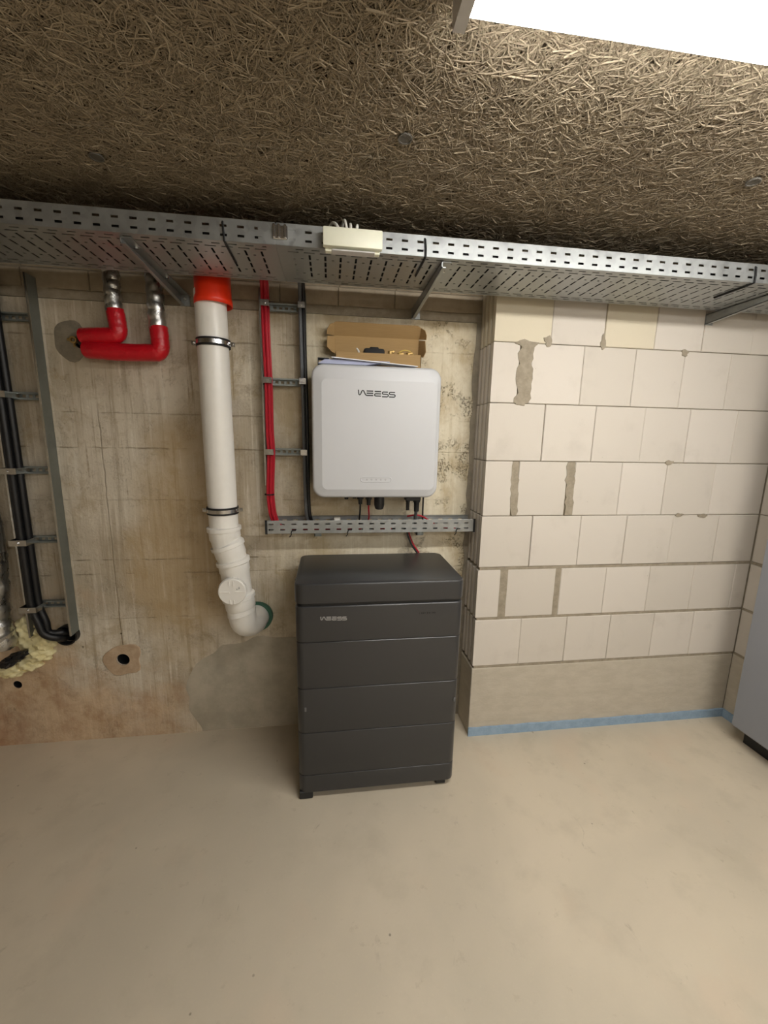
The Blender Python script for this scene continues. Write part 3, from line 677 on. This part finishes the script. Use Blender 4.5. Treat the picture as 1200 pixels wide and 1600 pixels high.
e = [(F(-1.088, .716), .0605), (F(-1.086, .690), .0615), (F(-1.085, .688), .0635), (F(-1.0845, .684), .0605), (F(-1.081, .660), .060)]
for i in range(1, 8):
    a = PI / 2 * i / 7; e.append(((-1.081 + .03 * (1 - math.cos(a)) + .004 * i / 7, PY + .06 * (1 - math.cos(a)), .660 - .045 * math.sin(a)), .0595))
e.append(((-1.043, .185, .612), .0595))
fitting(e, 'bend')
gs = MB(); gs.ring((-1.040, YB - .005, .611), (.1, 1, 0), .058, .072, .022, 36)
gs.build('green_seal', GREEN, dp)
cv = MB(); cc = (-1.104, -.036, .815)
cv.tube([(cc[0] + .002, .03, cc[2]), (cc[0], -.022, cc[2])], .052, 32); cv.build('tee_branch', WHITE, dp)
cv = MB().tube([(cc[0], -.018, cc[2]), (cc[0], -.036, cc[2]), (cc[0], -.040, cc[2])], [.0585, .0585, .055], 40)
for a, b, c, d in ((-.050, -.010, -.0028, .0028), (.012, .050, -.0028, .0028), (-.013, -.009, .028, .050), (.004, .008, .028, .050), (-.011, -.007, -.053, -.035), (.005, .009, -.053, -.035)):
    cv.box(cc[0] + a, cc[0] + b, -.0425, -.038, cc[2] + c, cc[2] + d)
for i in range(22):
    a = math.radians(25 + i * 6.2); cv.box(cc[0] + .0585 * math.cos(a) - .0012, cc[0] + .0585 * math.cos(a) + .0012, -.034, -.020, cc[2] + .0585 * math.sin(a) - .0025, cc[2] + .0585 * math.sin(a) + .0025)
ic = cv.build('inspection_cover', WHITE, dp, 40)
f = lambda x, y: (cc[0] + .018 + x * .001, cc[2] + .010 + y * .001)
mk = MB()
for s_ in (((0, 0), (3, 6)), ((6, 0), (1.5, 4)), ((8, 4), (11, 7)), ((12, 3), (10, 12), (15, 11)), ((11, 8), (15, 6))): mk.stroke(s_, .0016, -.0406, -.0400, f)
mk.build('embossed_mark', SILVER, ic, 0)
def pipe_clamp(z, tx=0):
    m = MB(); c = (PX + .001 + tx, PY, z)
    m.ring(c, (0, 0, 1), .0600, .0645, .030, 36); m.build('clamp_rubber', RUBBER, dp)
    m = MB().ring(c, (0, 0, 1), .0635, .066, .015, 36)
    for s in (-1, 1):
        m.box(c[0] + s * .0725 - .009, c[0] + s * .0725 + .009, PY - .006, PY - .003, z - .0075, z + .0075)
        m.box(c[0] + s * .0725 - .009, c[0] + s * .0725 + .009, PY + .002, PY + .005, z - .0075, z + .0075)
        m.cyl((c[0] + s * .075, PY - .016, z), (c[0] + s * .075, PY + .014, z), .0035, 8)
        m.cyl((c[0] + s * .075, PY - .012, z), (c[0] + s * .075, PY - .006, z), .006, 6)
    m.cyl((c[0], PY + .064, z), (c[0], YB, z), .005, 8)
    m.build('pipe_clamp', CHROME, dp)
pipe_clamp(1.828); pipe_clamp(1.157, .002)

# ---------------------------------------------------------------- inverter
X0, X1, Z0, Z1 = -.760, -.230, 1.222, 1.757
inv = thing('inverter', 'light grey wall-mounted inverter with rounded corners and a dark logo', 'inverter', (-.495, .05, Z0))
prof = [(.062, .004, .045), (.055, 0, .048)] + [(-.034 - .014 * math.sin(a), .014 * (1 - math.cos(a)), .048) for a in [math.radians(72) * i / 9 for i in range(10)]]
m = MB(); rg = []
for y, i, r in prof: rg.append([(p[0], y, p[1]) for p in rrect(X0 + i, X1 - i, Z0 + i, Z1 - i, r, 12)])
rg.append([(p[0], -.0565, p[1]) for p in rrect(X0 + .040, X1 - .019, Z0 + .036, Z1 - .058, .022, 12)])
m.loops(rg, True, True); m.build('front_shell', SHELL, inv, 9.5)
h = MB().cbox(X0 + .012, X1 - .012, .058, .125, Z0 + .012, Z1 - .006, .006, 1)
for i in range(24): xx = X0 + .03 + i * .0204; h.box(xx, xx + .003, .125, .15, Z0 + .03, Z1 - .03)
h.build('heat_sink', SINK, inv, 0)
MB().box(X0 + .10, X1 - .10, .15, YB, 1.40, 1.62).build('wall_bracket', ZINC2, inv, 0)
GL = [[(180, 215), (183, 280), (190, 318), (205, 327), (222, 318), (238, 285), (254, 246), (270, 230), (288, 232), (304, 255), (328, 303), (345, 325), (365, 333), (508, 333)],
      [(360, 238), (508, 238)], [(360, 285), (508, 285)], [(540, 242), (685, 242)],
      [(685, 292), (562, 292), (545, 300), (541, 316), (546, 332), (565, 340), (685, 340)],
      [(840, 250), (738, 249), (718, 258), (713, 273), (720, 289), (738, 296), (824, 298), (843, 306), (849, 322), (843, 341), (824, 351), (708, 351)],
      [(1002, 253), (895, 251), (876, 260), (870, 275), (877, 290), (895, 298), (982, 300), (998, 308), (1004, 326), (998, 344), (982, 353), (868, 352)]]
def logo(x0, zc_, w, y, mat, parent, st):
    k = w / 830; m = MB()
    for g in GL: m.stroke(g, st * k, y - .0006, y + .0005, lambda u, v: (x0 + (u - 178) * k, zc_ - (v - 288) * k))
    return m.build('logo', mat, parent, 0)
logo(-.574, 1.648, .150, -.0567, INK, inv, 25)
pl = MB()
pl.loops([[(p[0], -.0562, p[1]) for p in rrect(-.564, -.430, 1.289, 1.311, .0105)], [(p[0], -.0582, p[1]) for p in rrect(-.563, -.431, 1.290, 1.310, .0095)],
          [(p[0], -.0582, p[1]) for p in rrect(-.560, -.434, 1.2925, 1.3075, .0072)], [(p[0], -.0567, p[1]) for p in rrect(-.559, -.435, 1.2935, 1.3065, .0065)]], False, True)
pnl = pl.build('status_panel', SHELL, inv, 40)
for i in range(5):
    x = -.536 + i * .0195
    MB().ring((x, -.0569, 1.300), (0, 1, 0), .0018, .0034, .0008, 10).build('status_icon', SILVER, pnl, 0)
# plugs and glands below
def plug(x, y, r, l, name='cable_gland', nut=True):
    m = MB().tube([(x, y, Z0 + .008), (x, y, Z0 - l * .4), (x, y, Z0 - l * .45), (x, y, Z0 - l)], [r, r, r * .8, r * .7], 14)
    if nut: m.ring((x, y, Z0 - l * .25), (0, 0, 1), r * .9, r * 1.18, l * .3, 8)
    m.build(name, BLACK, inv, 40)
plug(-.618, .02, .012, .016); plug(-.583, .02, .011, .013); plug(-.557, .02, .012, .038, 'plug'); plug(-.520, .02, .012, .042, 'plug')
MB().tube([(-.473, .02, Z0 + .006), (-.473, .02, Z0 - .018), (-.473, .02, Z0 - .04), (-.473, .02, Z0 - .058), (-.473, .02, Z0 - .062)], [.022, .023, .023, .018, .012], 18).build('round_cap', BLACK, inv, 40)
MB().cbox(-.358, -.290, .0, .045, Z0 - .022, Z0 + .006, .003, 1).build('terminal_cover', BLACK, inv)
plug(-.344, .022, .0105, .066, 'plug', False); plug(-.304, .022, .016, .072, 'plug', False)
def wire(name, p, r, mat, label, grp=None): return tag(MB().tube(bez(p, 7), r, 8).build(name, mat, None, at=p[0]), label, 'cable', grp)
wire('black_cable', [(-.557, .02, Z0 - .032), (-.557, .03, 1.15), (-.556, .085, 1.10), (-.555, .105, 1.075), (-.53, .12, 1.0555), (-.45, .12, 1.0505)], .0038, CABLEB, 'thin black cable from the inverter plug down into the lower tray')
wire('red_cable', [(-.520, .02, Z0 - .036), (-.519, .028, 1.16), (-.513, .07, 1.12), (-.512, .10, 1.085), (-.49, .115, 1.055), (-.40, .115, 1.0495)], .0036, CABLER, 'thin red cable from the inverter plug down into the lower tray')
wire('grey_cable', [(-.304, .022, Z0 - .066), (-.303, .035, 1.14), (-.296, .075, 1.115), (-.290, .100, 1.085), (-.27, .11, 1.06), (-.18, .112, 1.0535)], .0078, CABLEG, 'grey cable from the right-hand inverter plug down into the lower tray')
wire('black_cable', [(-.245, .135, 1.30), (-.246, .140, 1.2), (-.246, .142, 1.12), (-.24, .145, 1.08), (-.20, .145, 1.055), (-.12, .145, 1.0495)], .0042, CABLEB, 'thin black cable dropping behind the right edge of the inverter')
wire('red_cable', [(-.33, .100, 1.112), (-.29, .092, 1.120), (-.255, .10, 1.110), (-.225, .105, 1.092), (-.17, .105, 1.06), (-.09, .105, 1.0495)], .0038, CABLER, 'short red cable crossing the grey plug cable above the lower tray')

# ---------------------------------------------------------------- small tray below the inverter
SX0, SX1, SF, SB, SZ, STp = -.972, -.010, .070, .166, 1.043, 1.101
stray = thing('small_cable_tray', 'short perforated zinc tray on the wall between the inverter and the battery', 'cable tray', (-.49, YB, SZ))
rail(SX0, SX1, SF, SZ, STp, (SZ + .017, SZ + .042), 'side_rail', stray, ZINC, .05, .021, .007, .008)
rail(SX0, SX1, SB, SZ, STp + .004, (SZ + .017, SZ + .042), 'side_rail', stray, ZINC, .05, .021, .007, .008, -1)
us = [SX0, SX1]
for k in range(-19, 0): us += [k * .05 - .012, k * .05 + .012]
solid(plate(us, [SF, SF + .03, SF + .037, SF + .06, SF + .067, SB], lambda u, v: abs(u - round(u / .05) * .05) < .012 and (SF + .03 < v < SF + .037 or SF + .06 < v < SF + .067) and SX0 + .02 < u < SX1 - .02, lambda u, v: (u, v, SZ)).build('perforated_base', ZINC, stray, 0), .0016)
for x, s in ((SX0, -1), (SX1, 1)):
    a, b = sorted((x - .006 * s, x + .004 * s))
    MB().box(a, b, SF - .0025, SF + .0025, SZ - .003, STp + .002).box(a, b, SF - .002, SB, SZ - .003, SZ + .001).build('edge_protector', RUBBER, stray, 0)
for x in (-.745, -.268):
    MB().box(x - .016, x + .016, SF + .018, SF + .022, SZ - .020, SZ - .001).box(x - .016, x - .012, SF + .018, YB, SZ - .020, SZ - .001).box(x + .010, x + .016, SF + .014, SF + .022, SZ - .016, SZ - .001).build('support_clip', ZINC2, stray, 0)
for x, w in ((-.854, 'first'), (-.602, 'second'), (-.091, 'third')):
    lab = {'first': 'black cable tie tail under the left end of the small tray', 'second': 'black cable tie tail under the small tray, below the inverter logo', 'third': 'black cable tie tail at the right end of the small tray'}[w]
    tie(lab, [(x + .012, SF + .004, SZ + .016), (x + .010, SF - .004, SZ + .014), (x - .004, SF - .005, SZ + .014), (x - .008, SF - .005, SZ + .004), (x - .008, SF - .004, SZ - .006), (x - .016, SF - .006, SZ - .016)], .0022)
tag(MB().cbox(-.672, -.643, .085, .105, 1.080, 1.112, .003, 1).build('white_connector', CABLEW, None, at=(-.657, .095, 1.08)), 'small white connector block lying in the small tray', 'connector')
wire('battery_cable', [(-.40, .125, 1.0495), (-.345, .13, 1.052), (-.325, .135, 1.042), (-.317, .135, 1.01), (-.298, .125, .965), (-.272, .115, .925), (-.262, .117, .88), (-.262, .124, .83)], .0045, CABLEB, 'black cable dropping from the small tray behind the battery, left of its red twin')
wire('battery_cable', [(-.39, .137, 1.0495), (-.335, .14, 1.052), (-.315, .142, 1.042), (-.307, .142, 1.01), (-.288, .132, .965), (-.262, .123, .925), (-.250, .124, .88), (-.250, .13, .83)], .0038, CABLER, 'red cable dropping from the small tray behind the battery')

# ---------------------------------------------------------------- battery stack
BX0, BX1, BF, BB = -.822, -.166, -.285, .105
bat = thing('battery_cabinet', 'dark grey stacked battery cabinet standing on the floor under the inverter', 'battery', (-.494, -.09, 0))
def tier(z0, z1, name, ins=0, mat=GRAPH, r=.0035, rv=.03): return MB().cbox(BX0 + ins, BX1 - ins, BF + ins, BB - ins, z0, z1, r, 3, 'z', rv).build(name, mat, bat, 28)
lid = tier(.851, .932, 'lid', -.002, GRAPH, .008, .036)
ctl = tier(.696, .842, 'control_module', 0, GRAPH, .006)
MB().cbox(BX0 + .008, BX1 - .008, BF + .008, BB - .008, .838, .854, 0, 1, 'z', .026).build('shadow_gap', GRAPH2, bat, 28)
for z0, z1 in ((.5005, .6955), (.306, .4997), (.1118, .3052)): tier(z0, z1, 'battery_module', .001, GRAPH, .004)
tier(.030, .111, 'base_module', .001, GRAPH, .004)
MB().box(BX0 + .06, BX1 - .06, BF + .045, BB - .03, .002, .033).build('shade_plinth', RUBBER, bat, 0)  # black box added so the gap under the base reads as shadow
for x in (BX0 + .045, BX1 - .045):
    for y in (BF + .035, BB - .06): MB().cbox(x - (.043 if y < -.2 and x < -.5 else .03), x + .012, y - (.033 if x < -.5 else .02), y + .03, 0, .034, .003, 1).build('foot', GRAPH2, bat)
logo(-.726, .793, .098, BF - .0003, SILVER, ctl, 34)
sm_ = MB()
for i in range(9): sm_.box(-.345 + i * .0075, -.345 + i * .0075 + (.005 if i % 3 else .002), BF - .0007, BF + .0005, .798, .8045)
sm_.build('small_print', INK, ctl, 0)
for x in (BX0 + .033, BX1 - .018): MB().cbox(x - .004, x + .004, BF - .002, BF + .003, .405, .422, .001, 1).build('side_mark', plain('dull_mark', (96, 96, 96), .4), bat)
MB().cbox(BX0 - .012, BX0 + .004, -.12, -.09, .88, .895, .003, 1).build('side_latch', BLACK, bat)

# ---------------------------------------------------------------- cardboard box with bits, papers
IZ = Z1 + .0005
cb = thing('cardboard_box', 'small open brown cardboard box standing on top of the inverter', 'box', (-.48, .08, IZ))
t2 = .0022; bx0, bx1, by0, by1 = -.664, -.303, .030, .128; bh = .062
base = MB().box(bx0, bx1, by0, by1, IZ, IZ + t2); base.build('bottom', CARD, cb, 0)
MB().box(bx0, bx1, by0, by0 + t2, IZ, IZ + bh).build('front_wall', CARD, cb, 0)
MB().box(bx0, bx1, by1 - t2, by1, IZ, IZ + bh + .01).build('back_wall', CARD, cb, 0)
MB().box(bx0, bx0 + t2, by0, by1, IZ, IZ + bh).build('side_wall', CARD, cb, 0); MB().box(bx1 - t2, bx1, by0, by1, IZ, IZ + bh).build('side_wall', CARD, cb, 0)
def sheet(poly, t, name, parent, mat):
    P = [Vector(p) for p in poly]; n = (P[1] - P[0]).cross(P[-1] - P[0]).normalized() * t
    return MB().loops([[p for p in P], [p + n for p in P]]).build(name, mat, parent, 0)
h0 = IZ + bh + .01; hy = by1; ty, tz = .146, 1.908
lidp = sheet([(bx0 - .004, hy, h0), (bx1 + .004, hy, h0), (bx1 + .012, ty, tz), (bx0 - .004, ty, tz)], t2, 'lid', cb, CARD)
fx = [(bx0 - .004, ty, tz), (bx1 + .012, ty, tz), (bx1 + .012, ty - .036, tz + .040), (bx1 - .004, ty - .043, tz + .047), (bx0 + .006, ty - .043, tz + .047), (bx0 - .004, ty - .040, tz + .044)]
sheet(fx, t2, 'tuck_flap', cb, CARD)
sheet([(bx0 - .004, ty - .001, tz), (bx0 - .004, ty - .038, tz + .042), (bx0 - .022, ty - .040, tz + .036), (bx0 - .034, ty - .030, tz + .018), (bx0 - .036, ty - .014, tz + .002)], t2, 'ear', cb, CARD)
sheet([(bx0 - .004, hy, h0 + .002), (bx0 - .004, ty, tz - .003), (bx0 - .034, ty - .020, tz - .008), (bx0 - .036, hy - .022, h0 + .022), (bx0 - .016, hy - .012, h0 + .004)], t2, 'ear', cb, CARD)
sheet([(bx1 + .012, ty, tz), (bx1 + .012, ty - .036, tz + .040), (bx1 + .026, ty - .054, tz + .026), (bx1 + .034, ty - .052, tz + .006), (bx1 + .034, ty - .046, tz - .010)], t2, 'ear', cb, CARD)
sheet([(bx1 + .005, hy, h0 + .004), (bx1 + .012, ty, tz - .004), (bx1 + .030, ty - .045, tz - .014), (bx1 + .028, hy - .055, h0 + .012), (bx1 + .018, hy - .05, h0 - .01)], t2, 'ear', cb, CARD)
wire('white_cable', [(-.555, .075, IZ + .004), (-.56, .075, IZ + .05), (-.566, .08, IZ + .078), (-.573, .085, IZ + .088)], .004, CABLEW, 'short white cable end poking out of the cardboard box')
bl = MB(); bl.cbox(-.545, -.455, .055, .100, IZ + .003, IZ + .088, .010, 2); bl.cbox(-.520, -.48, .060, .095, IZ + .08, IZ + .094, .006, 2)
tag(bl.build('adapter_plug', RUBBER, None, at=(-.50, .08, IZ + .003)), 'black moulded plug lying in the cardboard box', 'plug')
for i, (x, z, l) in enumerate(((-.425, .082, 'left'), (-.385, .074, 'middle'), (-.345, .078, 'right'))):
    m = MB().cyl((x - .014, .07, IZ + .003), (x - .004, .075, IZ + z - .004), .011, 10).cyl((x - .012, .075, IZ + z - .006), (x + .012, .080, IZ + z), .007, 6)
    tag(m.build('brass_fitting', BRASS, None, at=(x, .075, IZ + .003)),
        {'left': 'small brass fitting in the cardboard box, next to the black plug', 'middle': 'small brass fitting in the middle of the cardboard box fittings', 'right': 'small brass fitting at the right end of the cardboard box'}[l], 'fitting')
wire('yellow_cable', [(-.40, .078, IZ + .07), (-.375, .080, IZ + .087), (-.345, .082, IZ + .086), (-.325, .082, IZ + .068)], .0025, plain('yellow_sheath', (206, 178, 92), .5), 'thin yellow wire arching over the fittings in the cardboard box')
bk = thing('booklet', 'dark covered booklet with bluish pages lying on top of the inverter', 'booklet', (-.62, -.01, IZ))
MB().box(-.735, -.55, -.034, .024, IZ, IZ + .002).box(-.735, -.69, -.034, .024, IZ + .0228, IZ + .024).box(-.735, -.733, -.034, .024, IZ, IZ + .024).build('cover', plain('dark_card', (70, 74, 80), .6), bk, 0)
m = MB()
for i in range(9): m.box(-.7325 + i * .003, -.540 + .012 * i, -.033 + .0015 * i, .022, IZ + .0022 + i * .0022, IZ + .0040 + i * .0022)
m.build('pages', PAPERB, bk, 0)
lf = MB().loops([[(-.68, -.040, IZ + .0255), (-.33, -.040, IZ + .0035), (-.34, .022, IZ + .005), (-.67, .022, IZ + .0275)], [(-.68, -.040, IZ + .0285), (-.33, -.040, IZ + .0060), (-.34, .022, IZ + .0075), (-.67, .022, IZ + .0305)]])
tag(lf.build('leaflet', PAPER, None, 0, at=(-.53, 0, IZ)), 'white folded leaflet slanting over the booklet in front of the cardboard box', 'paper')

# ---------------------------------------------------------------- grey cabinet at the right edge
gc = thing('grey_cabinet', 'smooth grey metal cabinet at the right edge of the photo', 'cabinet', (1.375, -.55, 0))
MB().cbox(1.302, 1.441, -.95, -.172, .088, 1.90, .010, 3).build('body', GREYBOX, gc)
MB().box(1.296, 1.3035, -.94, -.182, .10, 1.89).build('door', GREYBOX, gc, 0)
MB().box(1.365, 1.43, -.93, -.195, 0, .092).build('shade_plinth', GRAPH2, gc, 0)  # recessed dark box standing in for the shadow under the cabinet

# ---------------------------------------------------------------- foil duct, foam and plastic at the far left
fd = []; fr = []
ax = bez([(-2.14, .07, 1.95), (-2.115, .075, 1.4), (-2.092, .08, 1.05), (-2.098, .08, .87), (-2.112, .08, .72), (-2.112, .082, .62), (-2.108, .088, .57)], 9)
for i, p in enumerate(ax): fd.append(p + Vector((random.uniform(-.003, .003), 0, 0))); fr.append(.055 * (1 + random.uniform(-.05, .05) + .03 * math.sin(i * 1.1)))
tag(MB().tube(fd, fr, 20, True, .05).build('foil_duct', FOIL, None, 70, at=(-2.1, .08, .6)), 'crumpled silver foil duct at the far left edge, ending in yellow foam', 'duct')
def foam():
    bm = bmesh.new()
    for cx, cz, sx, sz, sy in ((-2.045, .60, .045, .055, .04), (-1.985, .535, .045, .050, .045), (-2.01, .475, .055, .040, .045), (-2.06, .425, .05, .035, .035), (-2.14, .395, .06, .035, .035), (-2.05, .54, .05, .05, .03)):
        r = bmesh.ops.create_icosphere(bm, subdivisions=4, radius=1)
        for v in r['verts']:
            d = v.co.copy(); k = 1 + .10 * math.sin(7 * d.x + 5 * d.z + cx * 90) + .08 * math.sin(11 * d.z - 6 * d.x + cz * 70) + .05 * math.sin(19 * d.x + 17 * d.z)
            v.co = Vector((cx + d.x * sx * k, max(.10, min(YB + .004, .162 + d.y * sy * k)), cz + d.z * sz * k))
    m = MB(); bm.verts.index_update(); m.add([v.co[:] for v in bm.verts], [[v.index for v in f.verts] for f in bm.faces]); bm.free(); return m
tag(foam().build('spray_foam', CREAM, None, 60, at=(-2.04, .165, .5)), 'lumpy cream spray foam round the duct opening at the far left', 'foam')
bm = bmesh.new(); bmesh.ops.create_icosphere(bm, subdivisions=3, radius=1)
for v in bm.verts:
    d = v.co.copy(); k = 1 + .22 * math.sin(5 * d.x + 9 * d.z) * math.cos(7 * d.y - 4 * d.x) + random.uniform(-.10, .10)
    v.co = Vector((-2.078 + .052 * d.x * k + .012 * d.z, .098 + .036 * d.y * k, .482 + (.030 * d.z + .018 * d.x) * k))
m = MB(); bm.verts.index_update(); m.add([v.co[:] for v in bm.verts], [[v.index for v in f.verts] for f in bm.faces]); bm.free()
tag(m.build('black_bag', BLACK, None, 25, at=(-2.08, .09, .44)), 'crumpled shiny black plastic poking out of the cream foam', 'plastic')

for o in D.objects:
    if '_o' in o: del o['_o']
